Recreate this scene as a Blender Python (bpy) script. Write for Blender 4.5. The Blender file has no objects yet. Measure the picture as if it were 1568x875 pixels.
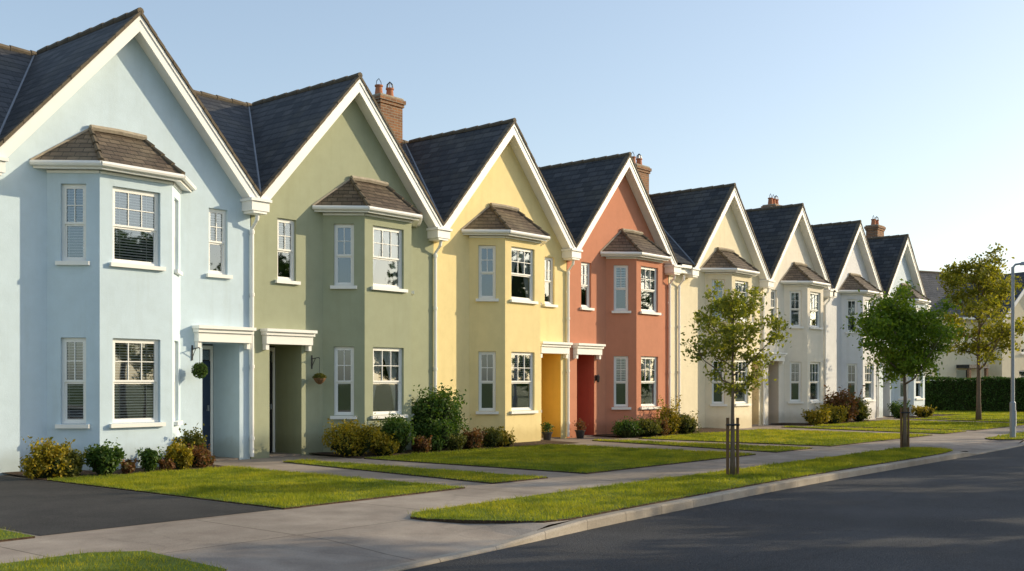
import bpy, math, random
import numpy as np
from mathutils import Vector, Matrix
random.seed(4)
RNG = np.random.default_rng(7)
scene = bpy.context.scene
col = scene.collection
rad = math.radians

# ------------------------------------------------------------------ materials
def new_mat(name):
    m = bpy.data.materials.new(name); m.use_nodes = True
    nt = m.node_tree
    for n in list(nt.nodes): nt.nodes.remove(n)
    out = nt.nodes.new('ShaderNodeOutputMaterial')
    return m, nt, out
def N(nt, typ, **kw):
    n = nt.nodes.new(typ)
    for k, v in kw.items():
        if k.startswith('i_'):
            n.inputs[k[2:].replace('_', ' ')].default_value = v
        else: setattr(n, k, v)
    return n
def c4(c, f=1.0): return (min(c[0]*f, 1), min(c[1]*f, 1), min(c[2]*f, 1), 1)
def ramp(nt, stops):
    r = nt.nodes.new('ShaderNodeValToRGB')
    e = r.color_ramp.elements
    while len(e) < len(stops): e.new(0.5)
    for i, (p, c) in enumerate(stops):
        e[i].position = p; e[i].color = c if len(c) == 4 else (*c, 1)
    return r
def noise(nt, vec, scale, detail=4, rough=.55):
    n = N(nt, 'ShaderNodeTexNoise'); n.inputs['Scale'].default_value = scale
    n.inputs['Detail'].default_value = detail; n.inputs['Roughness'].default_value = rough
    nt.links.new(vec, n.inputs['Vector']); return n
def mixc(nt, f, a, b, blend='MIX'):
    m = N(nt, 'ShaderNodeMix', data_type='RGBA', blend_type=blend)
    for s, v in ((0, f), (6, a), (7, b)):
        if isinstance(v, (int, float)): m.inputs[s].default_value = v
        elif isinstance(v, tuple): m.inputs[s].default_value = v
        else: nt.links.new(v, m.inputs[s])
    return m.outputs[2]
def math_n(nt, op, a, b=None):
    m = N(nt, 'ShaderNodeMath', operation=op)
    for i, v in enumerate((a, b)):
        if v is None: continue
        if isinstance(v, (int, float)): m.inputs[i].default_value = v
        else: nt.links.new(v, m.inputs[i])
    return m.outputs[0]
def principled(nt, out, colr, rough=.6, spec=.3, metallic=0):
    p = N(nt, 'ShaderNodeBsdfPrincipled')
    if isinstance(colr, tuple): p.inputs['Base Color'].default_value = colr
    else: nt.links.new(colr, p.inputs['Base Color'])
    if isinstance(rough, (int, float)): p.inputs['Roughness'].default_value = rough
    else: nt.links.new(rough, p.inputs['Roughness'])
    p.inputs['Specular IOR Level'].default_value = spec
    p.inputs['Metallic'].default_value = metallic
    nt.links.new(p.outputs[0], out.inputs[0]); return p
def bump(nt, p, h, strength, dist):
    b = N(nt, 'ShaderNodeBump'); b.inputs['Strength'].default_value = strength
    b.inputs['Distance'].default_value = dist
    nt.links.new(h, b.inputs['Height']); nt.links.new(b.outputs[0], p.inputs['Normal']); return b

def simple(name, c, rough=.5, spec=.4, var=.12, nscale=6, bstr=.15, bscale=40, metallic=0):
    m, nt, out = new_mat(name)
    tc = N(nt, 'ShaderNodeTexCoord').outputs['Object']
    n = noise(nt, tc, nscale)
    cc = mixc(nt, n.outputs[0], c4(c, 1-var), c4(c, 1+var))
    p = principled(nt, out, cc, rough, spec, metallic)
    n2 = noise(nt, tc, bscale, 2); bump(nt, p, n2.outputs[0], bstr, .01)
    return m

def stucco(name, c):
    m, nt, out = new_mat(name)
    tc = N(nt, 'ShaderNodeTexCoord').outputs['Object']
    n1 = noise(nt, tc, .7, 5); n2 = noise(nt, tc, 4, 6, .65)
    a = mixc(nt, n1.outputs[0], c4(c, .93), c4(c, 1.08))
    r2 = ramp(nt, [(.35, (.93, .93, .92)), (.62, (1, 1, 1))]); nt.links.new(n2.outputs[0], r2.inputs[0])
    a = mixc(nt, .7, a, r2.outputs[0], 'MULTIPLY')
    mp = N(nt, 'ShaderNodeMapping'); mp.inputs['Scale'].default_value = (3, 3, .3)
    nt.links.new(tc, mp.inputs[0]); n3 = noise(nt, mp.outputs[0], 1.6, 4, .6)
    r3 = ramp(nt, [(.28, (.88, .87, .84)), (.48, (1, 1, 1))]); nt.links.new(n3.outputs[0], r3.inputs[0])
    a = mixc(nt, .45, a, r3.outputs[0], 'MULTIPLY')
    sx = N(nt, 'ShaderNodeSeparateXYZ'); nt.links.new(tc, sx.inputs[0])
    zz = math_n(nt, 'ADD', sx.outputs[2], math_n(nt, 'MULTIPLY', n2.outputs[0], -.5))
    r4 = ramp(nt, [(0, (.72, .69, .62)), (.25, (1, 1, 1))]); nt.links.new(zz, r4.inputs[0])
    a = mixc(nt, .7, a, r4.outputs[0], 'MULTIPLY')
    p = principled(nt, out, a, .92, .12)
    n4 = noise(nt, tc, 45, 5, .7); n5 = noise(nt, tc, 2.5, 3)
    h = math_n(nt, 'ADD', n4.outputs[0], math_n(nt, 'MULTIPLY', n5.outputs[0], 2.0))
    bump(nt, p, h, .33, .010)
    return m

def tiles(name, c1, c2, lichen, bw=.3, rh=.2, bdist=.03, lich=.5):
    m, nt, out = new_mat(name)
    T = N(nt, 'ShaderNodeTexCoord'); uv = T.outputs['UV']; tc = T.outputs['Object']
    b = N(nt, 'ShaderNodeTexBrick'); nt.links.new(uv, b.inputs['Vector'])
    b.inputs['Color1'].default_value = c4(c1); b.inputs['Color2'].default_value = c4(c2)
    b.inputs['Mortar'].default_value = c4(c1, .35); b.inputs['Scale'].default_value = 1
    b.inputs['Mortar Size'].default_value = .007; b.inputs['Brick Width'].default_value = bw
    b.inputs['Row Height'].default_value = rh; b.inputs['Bias'].default_value = -.1
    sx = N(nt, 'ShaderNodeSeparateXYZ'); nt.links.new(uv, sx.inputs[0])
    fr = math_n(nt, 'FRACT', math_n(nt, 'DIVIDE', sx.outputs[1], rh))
    n1 = noise(nt, tc, .9, 6, .65); n2 = noise(nt, tc, 7, 5, .7)
    r1 = ramp(nt, [(.48, (0, 0, 0)), (.72, (1, 1, 1))]); nt.links.new(n1.outputs[0], r1.inputs[0])
    a = mixc(nt, math_n(nt, 'MULTIPLY', r1.outputs[0], lich), b.outputs[0], c4(lichen))
    r2 = ramp(nt, [(.3, (.65, .65, .65)), (.7, (1.0, 1.0, 1.0))]); nt.links.new(n2.outputs[0], r2.inputs[0])
    a = mixc(nt, .8, a, r2.outputs[0], 'MULTIPLY')
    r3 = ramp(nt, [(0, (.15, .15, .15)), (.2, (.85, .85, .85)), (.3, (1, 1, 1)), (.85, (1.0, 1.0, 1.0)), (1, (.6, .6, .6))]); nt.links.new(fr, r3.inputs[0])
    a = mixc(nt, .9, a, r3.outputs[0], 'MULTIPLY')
    p = principled(nt, out, a, .6, .35)
    h = math_n(nt, 'SUBTRACT', 1.0, fr)
    h = math_n(nt, 'SUBTRACT', h, math_n(nt, 'MULTIPLY', b.outputs['Fac'], .5))
    h = math_n(nt, 'ADD', h, math_n(nt, 'MULTIPLY', n2.outputs[0], .5))
    bump(nt, p, h, 1.0, bdist)
    return m

def brickmat(name):
    m, nt, out = new_mat(name)
    T = N(nt, 'ShaderNodeTexCoord'); uv = T.outputs['UV']; tc = T.outputs['Object']
    b = N(nt, 'ShaderNodeTexBrick'); nt.links.new(uv, b.inputs['Vector'])
    b.inputs['Color1'].default_value = (.32, .15, .07, 1); b.inputs['Color2'].default_value = (.19, .095, .055, 1)
    b.inputs['Mortar'].default_value = (.3, .26, .2, 1); b.inputs['Scale'].default_value = 1
    b.inputs['Mortar Size'].default_value = .01; b.inputs['Brick Width'].default_value = .22
    b.inputs['Row Height'].default_value = .075
    n2 = noise(nt, tc, 5, 5, .7)
    a = mixc(nt, .6, b.outputs[0], mixc(nt, n2.outputs[0], (.6, .6, .6, 1), (1.2, 1.15, 1.1, 1)), 'MULTIPLY')
    p = principled(nt, out, a, .85, .2)
    bump(nt, p, math_n(nt, 'SUBTRACT', 1.0, b.outputs['Fac']), .6, .01)
    return m

def leafmat(name, cols, trans=.35, big=0):
    m, nt, out = new_mat(name)
    g = N(nt, 'ShaderNodeNewGeometry')
    st = [(i/(len(cols)-1) if len(cols) > 1 else 0, c) for i, c in enumerate(cols)]
    r = ramp(nt, st); nt.links.new(g.outputs['Random Per Island'], r.inputs[0])
    tc = N(nt, 'ShaderNodeTexCoord').outputs['Object']
    n = noise(nt, tc, 2.2, 4)
    r2 = ramp(nt, [(.35, (.62, .64, .62)), (.65, (1.15, 1.1, 1.0))]); nt.links.new(n.outputs[0], r2.inputs[0])
    a = mixc(nt, .8, r.outputs[0], r2.outputs[0], 'MULTIPLY')
    if big:
        n3 = noise(nt, tc, .55, 3, .6)
        r4 = ramp(nt, [(.38, (.58, .68, .75)), (.5, (1, 1, 1)), (.64, (1.18, 1.05, 1.1))]); nt.links.new(n3.outputs[0], r4.inputs[0])
        a = mixc(nt, 1.0, a, r4.outputs[0], 'MULTIPLY')
    p = N(nt, 'ShaderNodeBsdfPrincipled'); nt.links.new(a, p.inputs['Base Color'])
    p.inputs['Roughness'].default_value = .55; p.inputs['Specular IOR Level'].default_value = .25
    t = N(nt, 'ShaderNodeBsdfTranslucent'); nt.links.new(mixc(nt, 1.0, a, (1.3, 1.25, .6, 1), 'MULTIPLY'), t.inputs[0])
    ms = N(nt, 'ShaderNodeMixShader'); ms.inputs[0].default_value = trans
    nt.links.new(p.outputs[0], ms.inputs[1]); nt.links.new(t.outputs[0], ms.inputs[2])
    nt.links.new(ms.outputs[0], out.inputs[0]); return m

def groundmat(name, ca, cb, speck=.3, s1=1.2, s2=160, rough=.9, bstr=.5, bdist=.006, joints=0, stain=.25, cracks=0):
    m, nt, out = new_mat(name)
    tc = N(nt, 'ShaderNodeTexCoord').outputs['Object']
    n1 = noise(nt, tc, s1, 6, .6); n2 = noise(nt, tc, s2, 3, .7); n3 = noise(nt, tc, .35, 4, .6)
    r1 = ramp(nt, [(.35, ca), (.65, cb)]); nt.links.new(n1.outputs[0], r1.inputs[0])
    r2 = ramp(nt, [(.3, (1-speck,)*3), (.7, (1+speck,)*3)]); nt.links.new(n2.outputs[0], r2.inputs[0])
    a = mixc(nt, 1.0, r1.outputs[0], r2.outputs[0], 'MULTIPLY')
    r3 = ramp(nt, [(.4, (1-stain,)*3), (.6, (1, 1, 1))]); nt.links.new(n3.outputs[0], r3.inputs[0])
    a = mixc(nt, 1.0, a, r3.outputs[0], 'MULTIPLY')
    h = n2.outputs[0]
    if joints:
        b = N(nt, 'ShaderNodeTexBrick'); nt.links.new(tc, b.inputs['Vector'])
        b.inputs['Color1'].default_value = (1, 1, 1, 1); b.inputs['Color2'].default_value = (.84, .84, .85, 1)
        b.inputs['Mortar'].default_value = (.38, .36, .33, 1); b.inputs['Scale'].default_value = 1
        b.inputs['Mortar Size'].default_value = .012; b.inputs['Brick Width'].default_value = joints
        b.inputs['Row Height'].default_value = 3.0; b.offset = 0
        a = mixc(nt, .8, a, b.outputs[0], 'MULTIPLY')
        h = math_n(nt, 'SUBTRACT', h, math_n(nt, 'MULTIPLY', b.outputs['Fac'], 2))
    if cracks:
        v = N(nt, 'ShaderNodeTexVoronoi', feature='DISTANCE_TO_EDGE'); v.inputs['Scale'].default_value = .45
        nn = noise(nt, tc, 1.5, 5, .7); wv = mixc(nt, .25, tc, nn.outputs[1])
        nt.links.new(wv, v.inputs['Vector'])
        r5 = ramp(nt, [(0, (.45,)*3), (.006, (1, 1, 1))]); nt.links.new(v.outputs['Distance'], r5.inputs[0])
        a = mixc(nt, cracks, a, r5.outputs[0], 'MULTIPLY')
    p = principled(nt, out, a, rough, .25)
    bump(nt, p, h, bstr, bdist)
    return m

def glassmat():
    m, nt, out = new_mat('window_glass')
    tc = N(nt, 'ShaderNodeTexCoord').outputs['Object']
    n = noise(nt, tc, 1.2, 1)
    b = N(nt, 'ShaderNodeBump'); b.inputs['Strength'].default_value = .12; b.inputs['Distance'].default_value = .01
    nt.links.new(n.outputs[0], b.inputs['Height'])
    t = N(nt, 'ShaderNodeBsdfTransparent'); t.inputs[0].default_value = (.84, .88, .89, 1)
    g = N(nt, 'ShaderNodeBsdfGlossy'); g.inputs['Color'].default_value = (.82, .92, 1, 1); g.inputs['Roughness'].default_value = .02
    nt.links.new(b.outputs[0], g.inputs['Normal'])
    f = N(nt, 'ShaderNodeFresnel'); f.inputs[0].default_value = 1.5
    fac = math_n(nt, 'ADD', math_n(nt, 'MULTIPLY', f.outputs[0], 1.7), .16)
    ms = N(nt, 'ShaderNodeMixShader'); nt.links.new(fac, ms.inputs[0])
    nt.links.new(t.outputs[0], ms.inputs[1]); nt.links.new(g.outputs[0], ms.inputs[2])
    nt.links.new(ms.outputs[0], out.inputs[0]); return m

WHITE = simple('white_upvc_paint', (.83, .82, .79), .45, .4, .05, 3, .08)
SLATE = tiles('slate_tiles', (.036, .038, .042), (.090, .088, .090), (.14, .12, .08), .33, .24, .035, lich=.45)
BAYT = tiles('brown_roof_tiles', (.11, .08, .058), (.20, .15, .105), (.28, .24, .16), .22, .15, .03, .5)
RIDGE = simple('ridge_tile', (.13, .105, .075), .8, .2, .4, 5, .5, 25)
LEAD = simple('lead_flashing', (.24, .25, .27), .5, .4, .2, 4)
MORTAR = simple('mortar_flashing', (.36, .31, .24), .9, .1, .45, 9, .6, 30)
GLASS = glassmat()
BLIND = simple('blind_slat', (.82, .80, .75), .6, .3, .05)
CURTAIN = simple('curtain_cloth', (.82, .80, .76), .9, .1, .08)
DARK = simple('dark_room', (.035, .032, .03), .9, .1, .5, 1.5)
BRICK = brickmat('chimney_brick')
POT = simple('terracotta', (.42, .17, .09), .8, .2, .2, 6, .2)
METAL = simple('galvanised_metal', (.30, .33, .36), .45, .5, .1, 3, .05, 30, .4)
BLACK = simple('black_paint', (.02, .02, .024), .35, .5, .1)
NAVY = simple('navy_door_paint', (.02, .035, .07), .3, .5, .1)
BARK = simple('bark', (.17, .125, .09), .9, .1, .35, 14, .9, 30)
STAKE = simple('timber_stake', (.17, .10, .055), .85, .1, .3, 9, .5)
CONC = groundmat('concrete_pavement', (.34, .28, .23), (.43, .365, .30), .24, 2.2, 80, .9, .5, .005, 2.4, .3, .25)
KERB = groundmat('kerb_stone', (.34, .295, .24), (.42, .37, .31), .2, 3, 70, .9, .4, .004)
PATHM = groundmat('path_concrete', (.28, .225, .18), (.35, .29, .235), .2, 2, 90, .9, .4, .004)
ROADM = groundmat('asphalt_road', (.044, .046, .051), (.062, .063, .068), .7, .6, 60, .82, 1.0, .016, 0, .25, .5)
DRIVE = groundmat('asphalt_driveway', (.040, .038, .038), (.060, .056, .054), .6, 1.3, 70, .85, .9, .012)
SOIL = groundmat('mulch_soil', (.06, .036, .022), (.10, .065, .04), .5, 8, 50, .95, 1, .03)
TURF = groundmat('lawn_soil', (.10, .155, .016), (.17, .215, .026), .4, 2, 60, .95, 1, .02, 0, .25)
FIELD = groundmat('ground_grass', (.09, .12, .03), (.12, .15, .04), .3, .2, 8, .95, .6, .05)
BLADE = leafmat('grass_blades', [(.17, .23, .014), (.30, .33, .025), (.40, .40, .04), (.21, .28, .016)], .5, 1)
L_GREEN = leafmat('leaf_green', [(.035, .085, .016), (.06, .125, .022), (.11, .17, .03)])
L_YEL = leafmat('leaf_golden', [(.22, .19, .02), (.40, .31, .025), (.13, .15, .02), (.48, .33, .025)])
L_RED = leafmat('leaf_reddish', [(.14, .07, .035), (.22, .095, .04), (.10, .10, .03)])
L_OLIVE = leafmat('leaf_olive', [(.10, .12, .025), (.18, .18, .04), (.07, .10, .02)])
L_TREE1 = leafmat('leaf_spring', [(.19, .22, .035), (.31, .32, .05), (.14, .18, .03)], .45)
L_TREE2 = leafmat('leaf_fresh', [(.13, .22, .02), (.22, .32, .03), (.08, .16, .018)], .45)
L_TREE3 = leafmat('leaf_autumn', [(.22, .24, .03), (.32, .30, .03), (.16, .19, .03)], .45)
L_HEDGE = leafmat('leaf_hedge', [(.035, .08, .014), (.06, .125, .022), (.045, .10, .016)])
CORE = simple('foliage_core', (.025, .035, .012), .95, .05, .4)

# ------------------------------------------------------------------ mesh builder
class MB:
    def __init__(s): s.v = []; s.f = []; s.m = []; s.mats = []
    def mi(s, mat):
        if mat not in s.mats: s.mats.append(mat)
        return s.mats.index(mat)
    def face(s, pts, mat):
        i = len(s.v); s.v += [tuple(p) for p in pts]
        s.f.append(tuple(range(i, i+len(pts)))); s.m.append(s.mi(mat))
    def hexa(s, p, mat):
        i = len(s.v); s.v += [tuple(q) for q in p]; k = s.mi(mat)
        for f in ((3, 2, 1, 0), (4, 5, 6, 7), (0, 1, 5, 4), (1, 2, 6, 5), (2, 3, 7, 6), (3, 0, 4, 7)):
            s.f.append(tuple(i+a for a in f)); s.m.append(k)
    def box(s, x0, x1, y0, y1, z0, z1, mat):
        s.hexa([(x0, y0, z0), (x1, y0, z0), (x1, y1, z0), (x0, y1, z0),
                (x0, y0, z1), (x1, y0, z1), (x1, y1, z1), (x0, y1, z1)], mat)
    def obox(s, O, d, s0, s1, o0, o1, z0, z1, mat):
        n = (d[1], -d[0])
        def P(a, o, z): return (O[0]+d[0]*a+n[0]*o, O[1]+d[1]*a+n[1]*o, z)
        s.hexa([P(s0, o1, z0), P(s1, o1, z0), P(s1, o0, z0), P(s0, o0, z0),
                P(s0, o1, z1), P(s1, o1, z1), P(s1, o0, z1), P(s0, o0, z1)], mat)
    def beam(s, xa, za, xb, zb, y0, y1, o0, o1, mat):
        if xa > xb: xa, za, xb, zb = xb, zb, xa, za
        s.hexa([(xa, y0, za+o0), (xb, y0, zb+o0), (xb, y1, zb+o0), (xa, y1, za+o0),
                (xa, y0, za+o1), (xb, y0, zb+o1), (xb, y1, zb+o1), (xa, y1, za+o1)], mat)
    def tube(s, pts, radii, mat, sides=8, cap=True):
        pts = [Vector(p) for p in pts]; k = s.mi(mat); rings = []
        if isinstance(radii, (int, float)): radii = [radii]*len(pts)
        for i, p in enumerate(pts):
            t = (pts[min(i+1, len(pts)-1)]-pts[max(i-1, 0)]).normalized()
            a = t.cross(Vector((0, 0, 1)))
            if a.length < .05: a = t.cross(Vector((1, 0, 0)))
            a.normalize(); b = t.cross(a)
            st = len(s.v)
            for j in range(sides):
                q = p+(a*math.cos(2*math.pi*j/sides)+b*math.sin(2*math.pi*j/sides))*radii[i]
                s.v.append(tuple(q))
            rings.append(st)
        for i in range(len(rings)-1):
            for j in range(sides):
                j2 = (j+1) % sides
                s.f.append((rings[i]+j, rings[i]+j2, rings[i+1]+j2, rings[i+1]+j)); s.m.append(k)
        if cap:
            s.f.append(tuple(rings[0]+j for j in reversed(range(sides)))); s.m.append(k)
            s.f.append(tuple(rings[-1]+j for j in range(sides))); s.m.append(k)
    def build(s, name, parent=None, smooth=False, local=False):
        me = bpy.data.meshes.new(name); me.from_pydata(s.v, [], s.f)
        for m in s.mats: me.materials.append(m)
        me.polygons.foreach_set('material_index', s.m)
        uvl = me.uv_layers.new(name='UVMap'); me.update()
        Z = Vector((0, 0, 1))
        for p in me.polygons:
            n = p.normal
            t = Z.cross(n)
            t = Vector((1, 0, 0)) if t.length < .02 else t.normalized()
            b = n.cross(t)
            for li in p.loop_indices:
                co = me.vertices[me.loops[li].vertex_index].co
                uvl.data[li].uv = (co.dot(t), co.dot(b))
        if smooth: me.polygons.foreach_set('use_smooth', [True]*len(me.polygons))
        o = bpy.data.objects.new(name, me); col.objects.link(o)
        if parent:
            o.parent = parent
            if not local: o.location = -parent.location
        return o
def empty(name, loc, rotz=0):
    e = bpy.data.objects.new(name, None); e.location = loc; e.rotation_euler = (0, 0, rotz)
    e.empty_display_size = .3; col.objects.link(e); return e

def np_obj(name, V, nper, mat, parent=None, local=False):
    n = len(V)//nper
    F = np.arange(n*nper).reshape(n, nper)
    me = bpy.data.meshes.new(name); me.from_pydata(V.tolist(), [], F.tolist()); me.materials.append(mat)
    o = bpy.data.objects.new(name, me); col.objects.link(o)
    if parent:
        o.parent = parent
        if not local: o.location = -parent.location
    return o

# ------------------------------------------------------------------ windows & walls
def panel(mb, P0, P1, z0, z1, ops, mat, revmat=None):
    dx, dy = P1[0]-P0[0], P1[1]-P0[1]; L = math.hypot(dx, dy); d = (dx/L, dy/L); n = (d[1], -d[0])
    def P(a, o, z): return (P0[0]+d[0]*a+n[0]*o, P0[1]+d[1]*a+n[1]*o, z)
    xs = sorted({0, L, *[o[0] for o in ops], *[o[1] for o in ops]})
    zs = sorted({z0, z1, *[o[2] for o in ops], *[o[3] for o in ops]})
    for i in range(len(xs)-1):
        for j in range(len(zs)-1):
            cx, cz = (xs[i]+xs[i+1])/2, (zs[j]+zs[j+1])/2
            if any(o[0] < cx < o[1] and o[2] < cz < o[3] for o in ops): continue
            mb.face([P(xs[i], 0, zs[j]), P(xs[i+1], 0, zs[j]), P(xs[i+1], 0, zs[j+1]), P(xs[i], 0, zs[j+1])], mat)
    for o in ops:
        a, b, u, v, dp = o[:5]; rm = o[5] if len(o) > 5 else mat
        mb.face([P(a, 0, u), P(a, 0, v), P(a, -dp, v), P(a, -dp, u)][::-1], rm)
        mb.face([P(b, 0, u), P(b, -dp, u), P(b, -dp, v), P(b, 0, v)][::-1], rm)
        mb.face([P(a, 0, v), P(b, 0, v), P(b, -dp, v), P(a, -dp, v)][::-1], rm)
        mb.face([P(a, 0, u), P(a, -dp, u), P(b, -dp, u), P(b, 0, u)][::-1], rm)
    return d

def window(fr, gl, inn, O, d, s0, s1, z0, z1, nx=2, blind=1.0, curtain=False, lowgrid=False, depth=.45, tilt=.018):
    w = .045; zm = z0+(z1-z0)*.5; O0, O1 = -.115, -.06
    B = fr.obox
    e = .004
    B(O, d, s0+e, s0+w, O0, O1, z0+e, z1-e, WHITE); B(O, d, s1-w, s1-e, O0, O1, z0+e, z1-e, WHITE)
    B(O, d, s0+w, s1-w, O0, O1, z1-w, z1-e, WHITE); B(O, d, s0+w, s1-w, O0, O1, z0+e, z0+w, WHITE)
    for (a, b, off) in ((zm-.02, z1-w, .012), (z0+w, zm-.02, -.012)):
        q = .035; p0, p1 = O0+.012+off, O1-.014+off
        B(O, d, s0+w, s0+w+q, p0, p1, a, b, WHITE); B(O, d, s1-w-q, s1-w, p0, p1, a, b, WHITE)
        B(O, d, s0+w+q, s1-w-q, p0, p1, b-q, b, WHITE); B(O, d, s0+w+q, s1-w-q, p0, p1, a, a+q, WHITE)
        if off > 0 or lowgrid:
            ga, gb = a+q, b-q; xa, xb = s0+w+q, s1-w-q
            for i in range(1, nx):
                c = xa+(xb-xa)*i/nx; B(O, d, c-.008, c+.008, p0+.006, p1-.002, ga, gb, WHITE)
            for i in range(1, 2):
                c = (ga+gb)/2; B(O, d, xa, xb, p0+.008, p1-.004, c-.008, c+.008, WHITE)
    n = (d[1], -d[0])
    def P(a, o, z): return (O[0]+d[0]*a+n[0]*o, O[1]+d[1]*a+n[1]*o, z)
    for (a, b, off) in ((zm, z1-w, 0.0), (z0+w, zm, -.018)):
        gl.face([P(s0+w, -.088+off, a), P(s1-w, -.088+off, a), P(s1-w, -.088+off, b), P(s0+w, -.088+off, b)], GLASS)
    B(O, d, s0-.07, s1+.07, -.058, .075, z0-.075, z0-.004, WHITE)
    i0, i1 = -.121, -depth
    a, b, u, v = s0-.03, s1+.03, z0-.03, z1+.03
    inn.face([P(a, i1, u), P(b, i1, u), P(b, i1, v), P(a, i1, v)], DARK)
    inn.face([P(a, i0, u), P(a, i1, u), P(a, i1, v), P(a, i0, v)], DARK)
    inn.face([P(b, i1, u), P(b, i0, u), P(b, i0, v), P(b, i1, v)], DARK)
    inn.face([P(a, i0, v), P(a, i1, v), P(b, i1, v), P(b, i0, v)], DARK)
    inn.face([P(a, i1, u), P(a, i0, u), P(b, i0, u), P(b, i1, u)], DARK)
    if blind > 0:
        z = z1-w; zend = z1-(z1-z0)*blind+w
        while z > zend:
            inn.face([P(s0+.05, -.135, z-tilt), P(s1-.05, -.135, z-tilt), P(s1-.05, -.155, z), P(s0+.05, -.155, z)], BLIND)
            z -= .05
        inn.obox(O, d, s0+.05, s1-.05, -.16, -.135, z+.01, z+.03, BLIND)
        for f in (.22, .78):
            xx = s0+(s1-s0)*f; inn.obox(O, d, xx-.004, xx+.004, -.134, -.130, max(zend, z0+w), z1-w, BLIND)
    if curtain:
        W = s1-s0
        for side in (0, 1):
            K = 14
            for k in range(K):
                f0, f1 = k/K, (k+1)/K
                def edge(f, zf):
                    wd = .46*(zf**1.6)+.10
                    return (s0+.04+W*wd*f) if side == 0 else (s1-.04-W*wd*f)
                o0 = -.17-.02*(k % 2); o1 = -.17-.02*((k+1) % 2)
                for zi in range(5):
                    za, zb = zi/5, (zi+1)/5
                    inn.face([P(edge(f0, za), o0, z0+(z1-z0)*za), P(edge(f1, za), o1, z0+(z1-z0)*za),
                              P(edge(f1, zb), o1, z0+(z1-z0)*zb), P(edge(f0, zb), o0, z0+(z1-z0)*zb)], CURTAIN)

YW, YB, YF, YR, YBK = 18.6, 17.91, 18.27, 22.4, 26.5
ZR, ZE, HW = 8.55, 5.5, 2.73
SL = (ZR-ZE)/HW
ZB = 5.375

def bay(par, xc, wm, hw=.73, dx=.62, seed=0):
    rnd = random.Random(seed)
    A, B, C, D = (xc-hw-dx, YW), (xc-hw, YB), (xc+hw, YB), (xc+hw+dx, YW)
    wall, fr, gl, inn = MB(), MB(), MB(), MB()
    stor = ((.86, 2.40), (3.76, 5.14))
    blue = seed == 12
    for (p, q, s0, s1, nx) in ((A, B, .24, .69, 2), (B, C, .25, 1.21, 3), (C, D, .24, .69, 2)):
        ops = [(s0, s1, a, b, .125) for a, b in stor]
        d = panel(wall, p, q, 0, ZB, ops, wm)
        for k, (a, b) in enumerate(stor):
            cur = nx == 3 and k == 1
            if blue: bl = 1
            elif nx == 3: bl = 0 if k == 1 else rnd.choice([1, .55, 0])
            else: bl = rnd.choice([0, 0, .55, 1])
            cc = (cur and not blue) or (bl == 0 and nx == 3)
            window(fr, gl, inn, p, d, s0, s1, a, b, nx, bl, cc, lowgrid=False, depth=.24, tilt=rnd.choice([.012, .018, .024]))
    wall.build('bay_walls', par); fr.build('bay_window_frames', par)
    gl.build('bay_window_glass', par); inn.build('bay_window_blinds', par)
    r = MB(); ov = .22
    A2 = (xc-hw-dx-.30, YW-.003, ZE); B2 = (xc-hw-.09, YB-ov, ZE); C2 = (xc+hw+.09, YB-ov, ZE); D2 = (xc+hw+dx+.30, YW-.003, ZE)
    T1 = (xc-.53, YW-.003, 6.26); T2 = (xc+.53, YW-.003, 6.26)
    r.face([A2, B2, T1], BAYT); r.face([B2, C2, T2, T1], BAYT); r.face([C2, D2, T2], BAYT)
    for (p, q) in ((B2, T1), (C2, T2)):
        p, q = Vector(p), Vector(q); K = 4
        for i in range(K): r.tube([p.lerp(q, i/K)+Vector((0, 0, .015)), p.lerp(q, (i+.97)/K)+Vector((0, 0, -.002))], [.055, .042], RIDGE, 7)
    r.tube([(T1[0]-.03, YW-.05, 6.27), ((T1[0]+T2[0])/2, YW-.055, 6.285), (T2[0]+.03, YW-.05, 6.27)], .06, MORTAR, 6)
    r.tube([A2, T1], .03, MORTAR, 6); r.tube([D2, T2], .03, MORTAR, 6)
    r.build('bay_roof', par)
    t = MB()
    q = [A2, B2, C2, D2]
    def off(p, o):
        cx, cy = xc, YW
        v = Vector((p[0]-cx, p[1]-cy)); v = v*(1-o/max(v.length, .01)); return (cx+v.x, min(cy+v.y, YW-.003))
    for i in range(3):
        a, b = off(q[i], .05), off(q[i+1], .05); a2, b2 = off(q[i], .08), off(q[i+1], .08)
        t.hexa([(a[0], a[1], ZB), (b[0], b[1], ZB), (b2[0], b2[1], ZB), (a2[0], a2[1], ZB),
                (a[0], a[1], 5.482), (b[0], b[1], 5.482), (b2[0], b2[1], 5.482), (a2[0], a2[1], 5.482)], WHITE)
    pp = [off(x, .085) for x in q]
    t.face([(x, y, ZB+.012) for x, y in pp][::-1], WHITE)
    g = [(x[0], x[1], 5.462) for x in q]; g[0] = (g[0][0], YW-.01, 5.462); g[3] = (g[3][0], YW-.01, 5.462)
    for i in range(3): t.tube([g[i], g[i+1]], .05, WHITE, 8)
    for (p, s) in ((A, B), (B, C), (C, D)):
        L = math.hypot(s[0]-p[0], s[1]-p[1]); d = ((s[0]-p[0])/L, (s[1]-p[1])/L)
        t.obox(p, d, 0.004, L-.004, .002, .03, ZB-.05, ZB-.003, WHITE)
    t.build('bay_fascia_gutter', par)

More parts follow.
